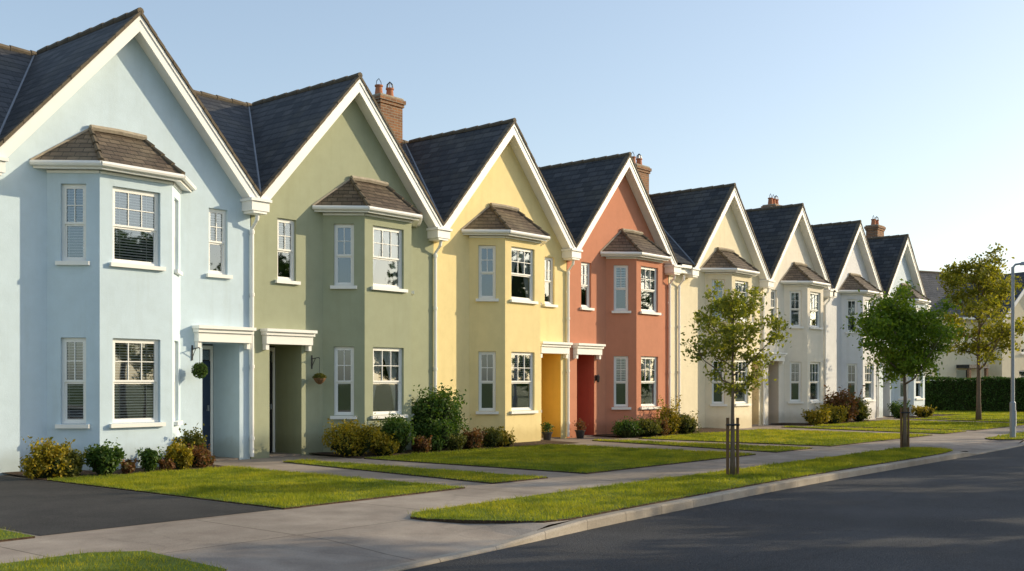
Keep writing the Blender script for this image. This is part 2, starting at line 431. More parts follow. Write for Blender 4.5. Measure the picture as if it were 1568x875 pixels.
def chimney(par, x, y, z0, z1, pots=2, w=.85, dpt=.6, mat=None):
    mat = mat or BRICK
    c = MB()
    c.box(x-w/2, x+w/2, y-dpt/2, y+dpt/2, z0, z1-.26, mat)
    c.box(x-w/2-.035, x+w/2+.035, y-dpt/2-.035, y+dpt/2+.035, z1-.26, z1-.17, mat)
    c.box(x-w/2-.07, x+w/2+.07, y-dpt/2-.07, y+dpt/2+.07, z1-.17, z1-.06, mat)
    c.box(x-w/2-.02, x+w/2+.02, y-dpt/2-.02, y+dpt/2+.02, z1-.06, z1, MORTAR)
    for i in range(pots):
        px = x-w/2+w*(i+.5)/pots
        c.tube([(px, y, z1), (px, y, z1+.04), (px, y, z1+.26), (px, y, z1+.27), (px, y, z1+.31)], [.13, .12, .095, .12, .12], POT, 12)
        for k in range(4):
            a = k*math.pi/4
            ax, ay = math.cos(a)*.1, math.sin(a)*.1
            if i == pots-1 or k == 0:
                c.tube([(px-ax, y-ay, z1+.3), (px-ax*.8, y-ay*.8, z1+.42), (px, y, z1+.5), (px+ax*.8, y+ay*.8, z1+.42), (px+ax, y+ay, z1+.3)], .012, BLACK, 4)
    c.build('chimney_stack', par)

def house(xc, wall_c, porch_c, bayoff, door_side, xl=None, doorm=BLACK, left_extra=0, end=None, seed=0, boxL=False, chim=None):
    par = empty('terraced_house', (xc, YW, 0))
    wm = stucco('painted_render', wall_c); pm = stucco('porch_render', porch_c)
    wall = MB(); fr, gl, inn = MB(), MB(), MB()
    x0, x1 = xc-HW-left_extra, xc+HW
    zt = ZE-.07
    if door_side > 0:
        dx0, dx1 = xc+1.57, xc+2.46; wx0, wx1 = xc+1.72, xc+2.17
    else:
        dx0, dx1 = xc-2.26, xc-1.40; wx0, wx1 = xc-2.05, xc-1.55
    ops = [(dx0-x0, dx1-x0, .0, 2.41, .95, pm), (wx0-x0, wx1-x0, 3.80, 5.13, .125)]
    d = panel(wall, (x0, YW), (x1, YW), 0, zt, ops, wm)
    wall.face([(xc-HW, YW, zt), (xc+HW, YW, zt), (xc, YW, ZR-.07)], wm)
    wall.face([(x1, YBK-.3, 0), (x0, YBK-.3, 0), (x0, YBK-.3, zt-.2), (x1, YBK-.3, zt-.2)], wm)
    if end:
        X = x0 if end < 0 else x1
        pts = [(X, YW, 0), (X, YBK-.3, 0), (X, YBK-.3, zt-.2), (X, YR, ZR-.08), (X, YW, zt)]
        wall.face(pts if end > 0 else pts[::-1], wm)
    wall.build('walls', par)
    rnd = random.Random(seed+50)
    window(fr, gl, inn, (x0, YW), d, wx0-x0, wx1-x0, 3.80, 5.13, 2, .55 if seed == 12 else rnd.choice([0, 0, .5]), rnd.random() < .5, tilt=.022)
    dm = MB(); yb = YW+.95
    dm.box(dx0+.001, dx1-.001, yb-.0, yb+.05, 0, 2.41, BLACK)
    dm.box(dx0+.02, dx0+.08, yb-.05, yb-.003, .04, 2.38, WHITE); dm.box(dx1-.08, dx1-.02, yb-.05, yb-.003, .04, 2.38, WHITE)
    dm.box(dx0+.08, dx1-.08, yb-.05, yb-.003, 2.30, 2.38, WHITE)
    dm.box(dx0+.08, dx1-.08, yb-.035, yb-.003, .06, 2.05, doorm)
    for (a, b) in ((.15, .9), (1.05, 1.9)):
        for (u, v) in ((dx0+.16, (dx0+dx1)/2-.03), ((dx0+dx1)/2+.03, dx1-.16)):
            dm.box(u, v, yb-.05, yb-.036, a, b, doorm)
    dm.box(dx1-.17, dx1-.14, yb-.09, yb-.036, 1.0, 1.12, METAL)
    dm.box(dx0+.08, dx1-.08, yb-.03, yb-.004, 2.08, 2.28, GLASS)
    dm.box(dx0+.003, dx1-.003, YW+.02, yb-.06, .0, .035, PATHM)
    a, b = dx0-.24, dx1+.24
    dm.box(a+.05, b-.05, YW-.16, YW-.002, 2.415, 2.60, WHITE)
    dm.box(a+.02, b-.02, YW-.20, YW-.002, 2.602, 2.67, WHITE)
    dm.box(a, b, YW-.25, YW-.002, 2.672, 2.735, WHITE)
    for u in (a+.06, b-.14):
        dm.box(u, u+.08, YW-.12, YW-.002, 2.29, 2.412, WHITE)
    dm.build('porch_door_canopy', par)
    fr.build('window_frame', par); gl.build('window_glass', par); inn.build('window_interior', par)
    r = MB()
    F, R = (xc, YF, ZR), (xc, YR, ZR); EL, ER = (xc-HW, YF, ZE), (xc+HW, YF, ZE)
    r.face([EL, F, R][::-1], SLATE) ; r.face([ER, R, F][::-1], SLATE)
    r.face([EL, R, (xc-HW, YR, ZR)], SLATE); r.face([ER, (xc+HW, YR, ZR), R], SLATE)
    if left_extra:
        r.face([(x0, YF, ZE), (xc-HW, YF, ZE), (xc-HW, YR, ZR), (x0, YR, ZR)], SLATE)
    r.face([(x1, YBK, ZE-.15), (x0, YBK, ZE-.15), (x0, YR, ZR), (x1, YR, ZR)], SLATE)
    y = YF-.02
    while y < YR-.3:
        r.tube([(xc, y, ZR+.012), (xc, y+.43, ZR+.0)], [.070, .062], RIDGE, 8); y += .44
    X = x0
    while X < x1-.2:
        r.tube([(X, YR, ZR+.012), (min(X+.43, x1), YR, ZR+.0)], [.076, .068], RIDGE, 8); X += .44
    r.tube([(xc-HW, YF, ZE+.005), (xc, YR, ZR-.01)], .03, LEAD, 6); r.tube([(xc+HW, YF, ZE+.005), (xc, YR, ZR-.01)], .03, LEAD, 6)
    for sgn in (-1, 1):
        K = 16
        for i in range(K):
            xa, za = xc+sgn*HW*(1-i/K), ZE+(ZR-ZE)*i/K; xb, zb = xc+sgn*HW*(1-(i+.97)/K), ZE+(ZR-ZE)*(i+.97)/K
            j = rnd.uniform(-.004, .006)
            r.beam(xa, za+.012, xb, zb+.0, YF-.03-j, YF+.12, -.055, .020+j, RIDGE)
    r.build('roof', par)
    t = MB()
    for sgn in (-1, 1):
        xe = xc+sgn*(HW-.002)
        t.beam(xe, ZE, xc, ZR, YF+.01, YF+.045, -.36, -.057, WHITE)
        t.beam(xe, ZE, xc, ZR, YF-.008, YF+.008, -.15, -.06, WHITE)
        t.beam(xe, ZE, xc, ZR, YF+.047, YW-.002, -.30, -.27, WHITE)
    def boxend(X, w):
        t.box(X-w, X+w, YF-.03, YW-.003, 5.15, 5.34, WHITE)
        t.box(X-w-.04, X+w+.04, YF-.07, YW-.003, 5.342, 5.40, WHITE)
        t.box(X-w+.05, X+w-.05, YF-.01, YW-.003, 5.10, 5.148, WHITE)
    def pipe(X):
        t.tube([(X, YF+.08, 5.12), (X, YF+.1, 4.98), (X, YW-.06, 4.80), (X, YW-.06, .05)], .042, WHITE, 10)
        for z in (.4, 1.9, 3.4, 4.7): t.tube([(X, YW-.06, z), (X, YW-.06, z+.07)], .054, WHITE, 10)
    if left_extra:
        t.box(x0+.25, xc-HW-.24, YF-.03, YF+.07, 5.36, 5.46, WHITE)
        t.box(x0, xc-HW, YF+.08, YW-.003, 5.2, 5.40, WHITE)
        boxend(xc-HW, .2)
        if left_extra > .5: pipe(x0+.55)
    boxend(x1, .22); pipe(x1)
    t.build('bargeboards_downpipe', par)
    bay(par, xc+bayoff, wm, seed=seed)
    if chim: chimney(par, *chim)
    return par

H = [(10.93-5.5, (.50, .63, .73)), (10.93, (.55, .665, .75)), (16.42, (.355, .375, .26)), (21.87, (.83, .68, .35)), (27.4, (.56, .245, .155)),
     (33.97, (.80, .71, .52)), (39.5, (.79, .73, .63)), (45.2, (.72, .72, .74)), (51.0, (.62, .70, .77))]
house(5.45, H[0][1], H[0][1], .5, -1, end=-1, seed=1)
house(10.93, H[1][1], (.50, .62, .70), -.28, 1, seed=12, doorm=NAVY)
house(16.41, H[2][1], (.27, .29, .195), .55, -1, seed=3)
house(21.87, H[3][1], (.82, .54, .12), -.07, 1, seed=4, chim=(21.0, 22.35, 7.6, 9.68, 2), doorm=NAVY)
house(27.36, H[4][1], (.46, .12, .075), .55, -1, seed=5)
house(33.97, H[5][1], (.76, .64, .42), -.15, 1, left_extra=1.11, seed=6, chim=(33.35, 22.0, 7.6, 9.6, 2))
house(39.46, H[6][1], (.64, .56, .46), .38, -1, seed=7)
house(45.2, H[7][1], (.62, .60, .60), .1, 1, left_extra=.25, seed=8, chim=(45.3, 22.4, 7.6, 9.7, 3))
house(50.9, H[8][1], (.54, .58, .64), .5, -1, left_extra=.23, end=1, seed=9, chim=(53.2, 20.75, 5.5, 9.5, 2))

# ------------------------------------------------------------------ ground
KX = [-60, 0, 6.2, 9, 10.6, 15, 18.7, 26, 33, 60, 140]
KY = [5.6, 6.7, 7.02, 7.25, 7.42, 7.7, 7.82, 7.9, 8.15, 8.7, 10.5]
def ky(x): return float(np.interp(x, KX, KY))
DR = [(5.5, 9.0), (26.6, 31.2)]
def sm(t): t = max(0, min(1, t)); return t*t*(3-2*t)
def drop(x):
    v = 0
    for a, b in DR: v = max(v, min(sm((x-a+.5)/.6), sm((b+.5-x)/.6)))
    return v
m = MB(); S = 900
m.face([(-S, -S, -.16), (S, -S, -.16), (S, S, -.16), (-S, S, -.16)], FIELD); m.build('ground')
m = MB(); xs = list(np.arange(-60, 141, 2.0))
for a, b in zip(xs, xs[1:]):
    m.face([(a, ky(a)-7.0, -.12), (b, ky(b)-7.0, -.12), (b, ky(b)+.02, -.12), (a, ky(a)+.02, -.12)], ROADM)
m.build('road')
def kerb(side, name):
    m = MB(); x = -20.0
    while x < 90:
        L = .914; a, b = x+.004, x+L-.004
        def prof(X):
            k = ky(X); zt = 0-(.085*drop(X) if side > 0 else 0)
            if side > 0: return [(X, k, -.15), (X, k+.13, -.15), (X, k+.13, zt), (X, k+.022, zt), (X, k, zt-.022)]
            k = k-6.9
            return [(X, k, -.15), (X, k, zt-.022), (X, k-.022, zt), (X, k-.13, zt), (X, k-.13, -.15)]
        p, q = prof(a), prof(b)
        for i in range(5):
            j = (i+1) % 5
            m.face([p[i], p[j], q[j], q[i]][::-1], KERB)
        m.face(p, KERB); m.face(q[::-1], KERB)
        x += L
    m.build(name)
kerb(1, 'kerb'); kerb(-1, 'kerb')
m = MB(); xs = list(np.arange(-20, 90.01, .25)); 
for a, b in zip(xs, xs[1:]):
    def row(X):
        k = ky(X)+.13; z = -.085*drop(X)
        return [(X, k, z), (X, k+.4, z*.8), (X, k+.8, z*.45), (X, k+1.3, z*.1), (X, 10.83, 0)]
    p, q = row(a), row(b)
    for i in range(4): m.face([p[i], q[i], q[i+1], p[i+1]], CONC)
m.build('pavement')
m = MB(); m.face([(-20, 10.83, 0), (90, 10.83, 0), (90, 18.62, 0), (-20, 18.62, 0)], PATHM); m.build('front_path')
m = MB(); m.face([(-20, 18.62, 0), (90, 18.62, 0), (90, 40, 0), (-20, 40, 0)], FIELD); m.build('back_garden_ground')
m = MB()
xs = list(np.arange(-60, 90, 2.0))
for a, b in zip(xs, xs[1:]):
    m.face([(a, ky(a)-9.4, -.005), (b, ky(b)-9.4, -.005), (b, ky(b)-7.03, -.005), (a, ky(a)-7.03, -.005)], CONC)
m.build('pavement')
m = MB(); m.face([(5.4, 10.95, .004), (8.45, 10.95, .004), (8.45, 18.6, .004), (5.4, 18.6, .004)], DRIVE); m.build('driveway')

def inpoly(x, y, poly):
    c = np.zeros(len(x), bool); n = len(poly); j = n-1
    for i in range(n):
        xi, yi = poly[i]; xj, yj = poly[j]
        if yi != yj:
            c ^= ((yi > y) != (yj > y)) & (x < (xj-xi)*(y-yi)/(yj-yi)+xi)
        j = i
    return c
def lawn(name, poly, dens, zt=.022, bh=.046):
    par = empty(name, (poly[0][0], poly[0][1], 0))
    m = MB(); m.face([(x, y, zt) for x, y in poly], TURF)
    for i in range(len(poly)):
        a, b = poly[i], poly[(i+1) % len(poly)]
        m.face([(a[0], a[1], -.1), (b[0], b[1], -.1), (b[0], b[1], zt), (a[0], a[1], zt)], SOIL)
    m.build('turf', par)
    P = np.array(poly); x0, y0 = P.min(0)-.03; x1, y1 = P.max(0)+.03
    n = int((x1-x0)*(y1-y0)*dens)
    if n < 10: return
    x = RNG.uniform(x0, x1, n); y = RNG.uniform(y0, y1, n)
    k = inpoly(x+RNG.normal(0, .035, n), y+RNG.normal(0, .035, n), poly); x, y = x[k], y[k]; n = len(x)
    dist = np.hypot(x, y); w = .0035*np.clip(dist/14, 1, 4)
    patch = .8+.3*np.sin(x*2.1+np.sin(y*1.3)*2)*np.sin(y*1.7+1.1*np.sin(x*.9))+.3*np.sin(x*9+3*np.sin(y*5))*np.sin(y*8+2*np.sin(x*4))
    h = bh*RNG.uniform(.45, 1.35, n)*patch
    th = RNG.uniform(0, 2*np.pi, n); le = RNG.normal(0, .55, (n, 2))*h[:, None]
    V = np.zeros((n, 3, 3))
    V[:, 0] = np.stack([x-np.cos(th)*w, y-np.sin(th)*w, np.full(n, zt-.004)], 1)
    V[:, 1] = np.stack([x+np.cos(th)*w, y+np.sin(th)*w, np.full(n, zt-.004)], 1)
    V[:, 2] = np.stack([x+le[:, 0], y+le[:, 1], zt+h], 1)
    np_obj('grass_blades', V.reshape(-1, 3), 3, BLADE, par)
def verge(x0, x1, dens):
    pts = [(x0+.35, 9.3), (x0+.02, 9.05), (x0, 8.75), (x0+.25, 8.25), (x0+.7, ky(x0)+.35), (x0+1.1, ky(x0+1.1)+.15)]
    X = x0+2.0
    while X < x1-2.2: pts.append((X, ky(X)+.145)); X += 1.5
    pts += [(x1-1.6, ky(x1)+.15), (x1-.5, ky(x1)+.3), (x1-.1, ky(x1)+.7), (x1, 9.1), (x1-.4, 9.42)]
    pts.append((x0+3, 9.42))
    lawn('grass_verge', pts, dens)
verge(-12, 5.5, 900); verge(8.9, 26.2, 2300); verge(31.6, 60, 450)
lawn('lawn', [(-8, 10.85), (5.3, 10.85), (5.3, 17), (-8, 17)], 600)
lawn('lawn', [(8.5, 10.88), (11.95, 10.95), (12.0, 16.9), (8.5, 17.0)], 2300)
lawn('lawn', [(12.75, 11.1), (14.1, 11.05), (14.0, 17.3), (13.5, 17.3)], 2000)
lawn('lawn', [(15.2, 11.05), (21.6, 11.1), (21.6, 16.8), (15.2, 16.8)], 1700)
lawn('lawn', [(22.6, 11.1), (24.5, 11.1), (24.3, 17.2), (23.9, 17.2)], 1100)
lawn('lawn', [(25.6, 11.1), (33, 11.1), (33, 16.8), (25.6, 16.8)], 900)
lawn('lawn', [(34.0, 11.1), (36.2, 11.1), (36.0, 17.2), (35.4, 17.2)], 600)
lawn('lawn', [(37.2, 11.1), (44.5, 11.1), (44.5, 16.8), (37.2, 16.8)], 500)
lawn('lawn', [(45.5, 11.1), (47.8, 11.1), (47.6, 17.2), (46.9, 17.2)], 400)
lawn('lawn', [(48.8, 11.1), (62, 11.1), (60.5, 21), (55, 21), (54.5, 16.8), (48.8, 16.8)], 350)
def bed(x0, x1, y0=16.95):
    m = MB(); K = 24
    fr = [(x0+(x1-x0)*i/K, y0+.08*math.sin(i*1.3)) for i in range(K+1)]
    for a, b in zip(fr, fr[1:]):
        m.face([(a[0], a[1], .008), (b[0], b[1], .008), (b[0], 18.595, .05), (a[0], 18.595, .05)], SOIL)
    m.build('flower_bed')
bed(8.5, 12.1); bed(15.2, 22.9, 16.9); bed(25.9, 32.6); bed(37.3, 44); bed(49, 54)

# ------------------------------------------------------------------ foliage
def leaves(C, size, asp=.55):
    n = len(C)
    a = RNG.normal(size=(n, 3)); a /= np.linalg.norm(a, axis=1)[:, None]
    b = RNG.normal(size=(n, 3)); b -= (a*b).sum(1)[:, None]*a; b /= np.linalg.norm(b, axis=1)[:, None]
    s = size*RNG.uniform(.6, 1.35, n)[:, None]
    V = np.stack([C-a*s, C-b*s*asp, C+a*s, C+b*s*asp], 1)
    return V.reshape(-1, 3)
def shrub(name, x, y, r, h, mat, n=2600, ls=.032, z0=0.0, spiky=False):
    par = empty(name, (x, y, 0))
    K = max(7, int(14*r+7)); C = []
    core = MB()
    for k in range(K):
        a = RNG.uniform(0, 2*np.pi); q = r*RNG.uniform(0, .68)
        cz = h*RNG.uniform(.28, .76); lr = RNG.uniform(.24, .40)*min(r, h)*1.05
        cx, cy = x+math.cos(a)*q, y+math.sin(a)*q
        m_ = int(n/K); dvec = RNG.normal(size=(m_, 3)); dvec /= np.linalg.norm(dvec, axis=1)[:, None]
        rr = lr*RNG.uniform(.65, 1.2, m_)[:, None]*np.where(RNG.random(m_) < .10, 1.3, 1)[:, None]
        pts = dvec*rr*np.array([1.1, 1.1, h/(2*r)*1.3+.25])+np.array([cx, cy, cz])
        C.append(pts)
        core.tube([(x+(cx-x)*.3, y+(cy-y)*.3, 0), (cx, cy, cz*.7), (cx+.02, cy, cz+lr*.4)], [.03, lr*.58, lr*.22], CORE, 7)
    C = np.concatenate(C); C = C[C[:, 2] > .01]
    E = []
    for k in range(40 if spiky else 14):
        a = RNG.uniform(0, 2*np.pi); t = np.linspace(.3, 1, 14)[:, None]
        top = np.array([math.cos(a)*r*RNG.uniform(.3, .95), math.sin(a)*r*.9, h*(RNG.uniform(1, 1.45) if spiky else RNG.uniform(.85, 1.18))])
        E.append(np.array([x, y, 0])+top*t+RNG.normal(0, .02, (14, 3)))
    C = np.concatenate([C]+E)
    core.build('stems_and_core', par)  # dark inner cores on thin stems, added to block light through the leaves
    np_obj('leaves', leaves(C, ls), 4, mat, par)
S_ = shrub
S_('golden_shrub', 8.72, 17.45, .46, .60, L_YEL, 3600); S_('golden_shrub', 9.15, 17.35, .30, .44, L_OLIVE, 1800)
S_('box_shrub', 9.62, 17.2, .33, .52, L_GREEN, 3000); S_('low_shrub', 10.08, 17.25, .2, .22, L_RED, 900)
S_('box_shrub', 10.5, 17.25, .28, .38, L_GREEN, 1800); S_('low_shrub', 10.85, 17.3, .16, .2, L_RED, 700)
S_('golden_shrub', 11.2, 17.3, .32, .48, L_YEL, 2500); S_('box_shrub', 11.75, 17.9, .32, .68, L_OLIVE, 2500)
S_('low_shrub', 11.65, 17.4, .26, .40, L_RED, 1300)
S_('golden_shrub', 15.5, 17.5, .68, .72, L_YEL, 6000); S_('golden_shrub', 16.15, 17.25, .42, .5, L_YEL, 2600)
S_('box_shrub', 16.75, 17.45, .60, .80, L_GREEN, 4800); S_('low_shrub', 17.35, 17.2, .26, .34, L_RED, 1200)
S_('box_shrub', 17.95, 17.4, .50, .70, L_GREEN, 3200); S_('laurel_bush', 18.5, 17.9, .84, 1.42, L_GREEN, 8500, .04)
S_('low_shrub', 18.45, 17.15, .26, .34, L_OLIVE, 1200); S_('low_shrub', 19.1, 17.2, .36, .44, L_RED, 1700)
S_('low_shrub', 19.75, 17.3, .38, .46, L_OLIVE, 1700); S_('low_shrub', 20.3, 17.3, .34, .42, L_YEL, 1500)
S_('box_shrub', 25.95, 17.4, .5, .5, L_GREEN, 2400); S_('box_shrub', 26.8, 17.3, .55, .5, L_OLIVE, 2400)
S_('low_shrub', 27.5, 17.3, .3, .5, L_RED, 1200); S_('golden_shrub', 28.2, 17.4, .45, .85, L_YEL, 2200, .035, 0, True)
S_('box_shrub', 28.9, 17.3, .5, .62, L_OLIVE, 2400); S_('low_shrub', 29.5, 17.5, .35, .5, L_YEL, 1200)
S_('golden_shrub', 38.3, 17.2, .6, .55, L_YEL, 2000, .045); S_('golden_shrub', 39.8, 17.2, .75, .7, L_YEL, 2400, .045)
S_('laurel_bush', 41.7, 17.5, .95, 1.35, L_RED, 2600, .06); S_('box_shrub', 42.6, 17.3, .6, .9, L_OLIVE, 1800, .05)
S_('box_shrub', 50.0, 17.2, .6, .5, L_YEL, 1200, .05); S_('box_shrub', 47.5, 17.4, .5, .7, L_GREEN, 1200, .05)

def potted(x, y, mat):
    par = empty('potted_plant', (x, y, 0)); m = MB()
    m.tube([(x, y, .002), (x, y, .2), (x, y, .205), (x, y, .24)], [.1, .14, .16, .16], BLACK, 14); m.build('pot', par, local=False)
    C = np.array([x, y, .36])+RNG.normal(0, .07, (350, 3)); np_obj('leaves', leaves(C, .03), 4, mat, par)
potted(23.25, 18.25, L_GREEN); potted(24.78, 18.25, L_RED)

def hanging(x, z, mat, r, name, basket):
    par = empty(name, (x, YW, z)); m = MB(); y = YW-.27
    m.tube([(x, YW-.01, z+.42), (x, y+.02, z+.45), (x, y, z+.42)], .01, BLACK, 6)
    m.tube([(x, YW-.01, z+.25), (x, YW-.13, z+.43)], .008, BLACK, 6)
    m.box(x-.015, x+.015, YW-.016, YW-.002, z+.2, z+.5, BLACK)
    m.tube([(x, y, z+.43), (x, y, z+r*.6)], .005, BLACK, 5)
    if basket:
        m.tube([(x, y, z-r), (x, y, z-r*.7), (x, y, z-.3*r), (x, y, z+.0)], [.03, r*.6, r*.9, r], STAKE, 12)
    else:
        m.tube([(x, y, z-r*.8), (x, y, z-r*.4), (x, y, z), (x, y, z+r*.4), (x, y, z+r*.8)], [.03, r*.7, r*.85, r*.7, .03], CORE, 10)
    m.build('bracket', par)
    d = RNG.normal(size=(900, 3)); d /= np.linalg.norm(d, axis=1)[:, None]
    if basket: d[:, 2] = np.abs(d[:, 2])*.7; 
    C = np.array([x, y, z])+d*r*RNG.uniform(.85, 1.08, 900)[:, None]
    np_obj('leaves', leaves(C, .018), 4, mat, par)
hanging(12.26, 1.84, L_GREEN, .15, 'hanging_topiary_ball', False)
hanging(15.29, 1.70, L_OLIVE, .14, 'hanging_basket', True)
m = MB(); m.box(26.00, 26.10, YW-.04, YW-.002, 1.66, 1.82, BLACK); m.tube([(26.05, YW-.08, 1.60), (26.05, YW-.08, 1.64), (26.05, YW-.08, 1.78), (26.05, YW-.08, 1.84)], [.02, .045, .055, .01], BLACK, 8); m.build('wall_lantern')

def tree_mesh(seed, height, fork, cr, n, ls, trad=.05, nl=9, tight=1.0):
    rnd = random.Random(seed); rg = np.random.default_rng(seed)
    wood = MB(); pts = []; K = 9
    for i in range(K):
        f = i/(K-1); pts.append((rnd.uniform(-1, 1)*.02*f*height*.3, rnd.uniform(-1, 1)*.02*f*height*.3, height*.9*f))
    wood.tube(pts, [trad*(1.25 if i == 0 else 1-.85*i/(K-1)) for i in range(K)], BARK, 8)
    C = []
    def trunk(z):
        f = z/(height*.9)*(K-1); i = int(min(f, K-2)); t = f-i
        return Vector(pts[i]).lerp(Vector(pts[i+1]), t)
    ga = 0
    for l in range(nl):
        f = (l+.3)/nl; z = fork+(height*.86-fork)*f; ga += 2.4+rnd.uniform(-.4, .4)
        st = trunk(z); reach = cr*(1.0-.25*abs(f-.3))*rnd.uniform(.75, 1.1)*math.sqrt(max(.12, 1-max(0, (f-.35)/.75)**2))
        up = min(reach*rnd.uniform(.5, 1.0), height-z)
        P = [st]
        for k in range(1, 6):
            t = k/5; P.append(st+Vector((math.cos(ga)*reach*t, math.sin(ga)*reach*t, up*t**1.2))+Vector([rnd.uniform(-1, 1)*.04*reach for _ in range(3)]))
        r0 = trad*.45*(1-.5*f); wood.tube(P, [r0*(1-.85*k/5) for k in range(6)], BARK, 6)
        for sb in range(8):
            t = rnd.uniform(.15, 1); i = int(min(t*5, 4)); b0 = P[i].lerp(P[i+1], t*5-i)
            dv = Vector((rnd.uniform(-1, 1), rnd.uniform(-1, 1), rnd.uniform(-.25, 1))).normalized()*cr*rnd.uniform(.22, .42)
            b1 = b0+dv*.5+Vector((0, 0, .03)); b2 = b0+dv
            wood.tube([b0, b1, b2], [r0*.35, r0*.25, r0*.08], BARK, 5, False)
            for q in range(3):
                cc = b0.lerp(b2, rnd.uniform(.35, 1.1)); mm = int(n/(nl*24)*rnd.uniform(.4, 1.7))+1
                sg = cr*rnd.uniform(.05, .12)*tight
                C.append(np.array(cc)+rg.normal(0, sg, (mm, 3))*np.array([1, 1, .75]))
    C = np.concatenate(C)
    return wood, leaves(C, ls)
def street_tree(name, loc, args, mat, stakes=True, rot=0):
    par = empty(name, loc, rot)
    w, V = tree_mesh(*args)
    w.build('trunk_branches', par, True, True); np_obj('leaves', V, 4, mat, par, True)
    if stakes:
        s = MB(); a = rad(-50)-rot; ux, uy = math.cos(a), math.sin(a)
        for sx in (-.085, .085):
            s.tube([(sx*ux, sx*uy, 0), (sx*ux, sx*uy, .98)], .026, STAKE, 8)
        for z, o in ((.86, .04), (.86, -.04)):
            s.tube([(-.11*ux-o*uy, -.11*uy+o*ux, z), (.11*ux-o*uy, .11*uy+o*ux, z)], .018, BLACK, 6)
        s.build('support_stakes', par, False, True)
    return par
street_tree('young_street_tree', (16.4, 8.86, .02), (11, 3.3, 1.35, .92, 5200, .036, .042, 10), L_TREE1, rot=3.6)
street_tree('young_street_tree', (25.7, 9.3, .02), (5, 3.55, 1.5, 1.28, 15000, .044, .055, 13, 1.25), L_TREE2, rot=2.0)
street_tree('garden_tree', (46.6, 13.8, .02), (21, 7.1, 2.0, 2.0, 9500, .075, .10, 14), L_TREE3, False, 1.2)
src = street_tree('mature_street_tree', (24, -5.4, 0), (31, 6.8, 2.2, 2.5, 7000, .12, .15, 12), L_GREEN, False)
src.scale = (1.15, 1.15, 1.15)
for (x, y, s, r) in ((33, -5.6, 1.15, 1), (46, -4.6, 1.85, 2), (57, -4.0, 1.2, 4), (69, -4.4, 1.6, 5)):
    e = empty('mature_street_tree', (x, y, 0), r); e.scale = (s, s, s)
    for ch in list(src.children):
        o = bpy.data.objects.new(ch.name, ch.data); col.objects.link(o); o.parent = e

def hedge(P0, P1, w, h, n, name='hedge'):
    par = empty(name, (P0[0], P0[1], 0)); d = Vector((P1[0]-P0[0], P1[1]-P0[1], 0)); L = d.length; d.normalize(); nn = Vector((d.y, -d.x, 0))
    m = MB(); K = int(L/.5)
    for i in range(K):
        a = Vector((P0[0], P0[1], 0))+d*(L*i/K); b = a+d*(L/K-.004); j = random.uniform(-.06, .06)
        q = [a+nn*(w/2-.12+j), b+nn*(w/2-.12+j), b-nn*(w/2-.12), a-nn*(w/2-.12)]
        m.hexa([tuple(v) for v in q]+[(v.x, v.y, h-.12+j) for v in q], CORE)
    m.build('hedge_core', par)
    s = RNG.uniform(0, L, n); o = RNG.uniform(-w/2, w/2, n); z = RNG.uniform(0.02, h, n)
    f = RNG.random(n); side = np.where(RNG.random(n) < .75, 1, -1)
    lump = .05*np.sin(s*2.3)+.04*np.sin(s*5.1+z*4)
    o = np.where(f < .65, side*(w/2+lump-RNG.exponential(.05, n)), o); z = np.where(f >= .65, h+lump*.8-RNG.exponential(.04, n), z)
    C = np.array([P0[0], P0[1], 0])+s[:, None]*np.array(d)+o[:, None]*np.array(nn); C[:, 2] = z
    np_obj('leaves', leaves(C, .06), 4, L_HEDGE, par)
hedge((61.0, 21.0), (63.4, 14.0), 1.2, 1.85, 9000)
hedge((63.6, 13.0), (71, 10.2), 1.2, 1.6, 7000)

m_par = empty('distant_trees', (110, 20, 0)); C = []
for k in range(70):
    a = RNG.uniform(-.45, .75); R_ = RNG.uniform(120, 160); cx, cy = R_*math.cos(a), R_*math.sin(a); hh = RNG.uniform(4, 7.5)
    if abs(cy-ky(min(cx, 140))+3) < 7: continue
    d = RNG.normal(size=(330, 3)); d /= np.linalg.norm(d, axis=1)[:, None]
    C.append(np.array([cx, cy, hh*.5])+d*np.array([hh*.6, hh*.6, hh*.5])*RNG.uniform(.6, 1.1, (330, 1)))
np_obj('tree_crowns', leaves(np.concatenate(C), .5), 4, L_GREEN, m_par)

par = empty('street_lamp', (32.7, 8.75, 0)); m = MB(); X, Y = 32.7, 8.75
m.tube([(X, Y, 0), (X, Y, 1.0), (X, Y, 1.02), (X, Y, 1.06), (X, Y, 4.9)], [.085, .085, .085, .055, .045], METAL, 12)
m.box(X-.04, X+.04, Y-.09, Y-.083, .35, .8, METAL)
m.tube([(X, Y, 4.88), (X+.03, Y-.06, 4.97), (X+.12, Y-.25, 5.0)], .03, METAL, 8)
m.hexa([(X+.02, Y-.2, 4.95), (X+.2, Y-.14, 4.95), (X+.42, Y-.62, 4.97), (X+.2, Y-.72, 4.97),
        (X+.05, Y-.22, 5.04), (X+.18, Y-.17, 5.04), (X+.37, Y-.6, 5.03), (X+.22, Y-.68, 5.03)], METAL)
m.build('pole_and_lantern', par)

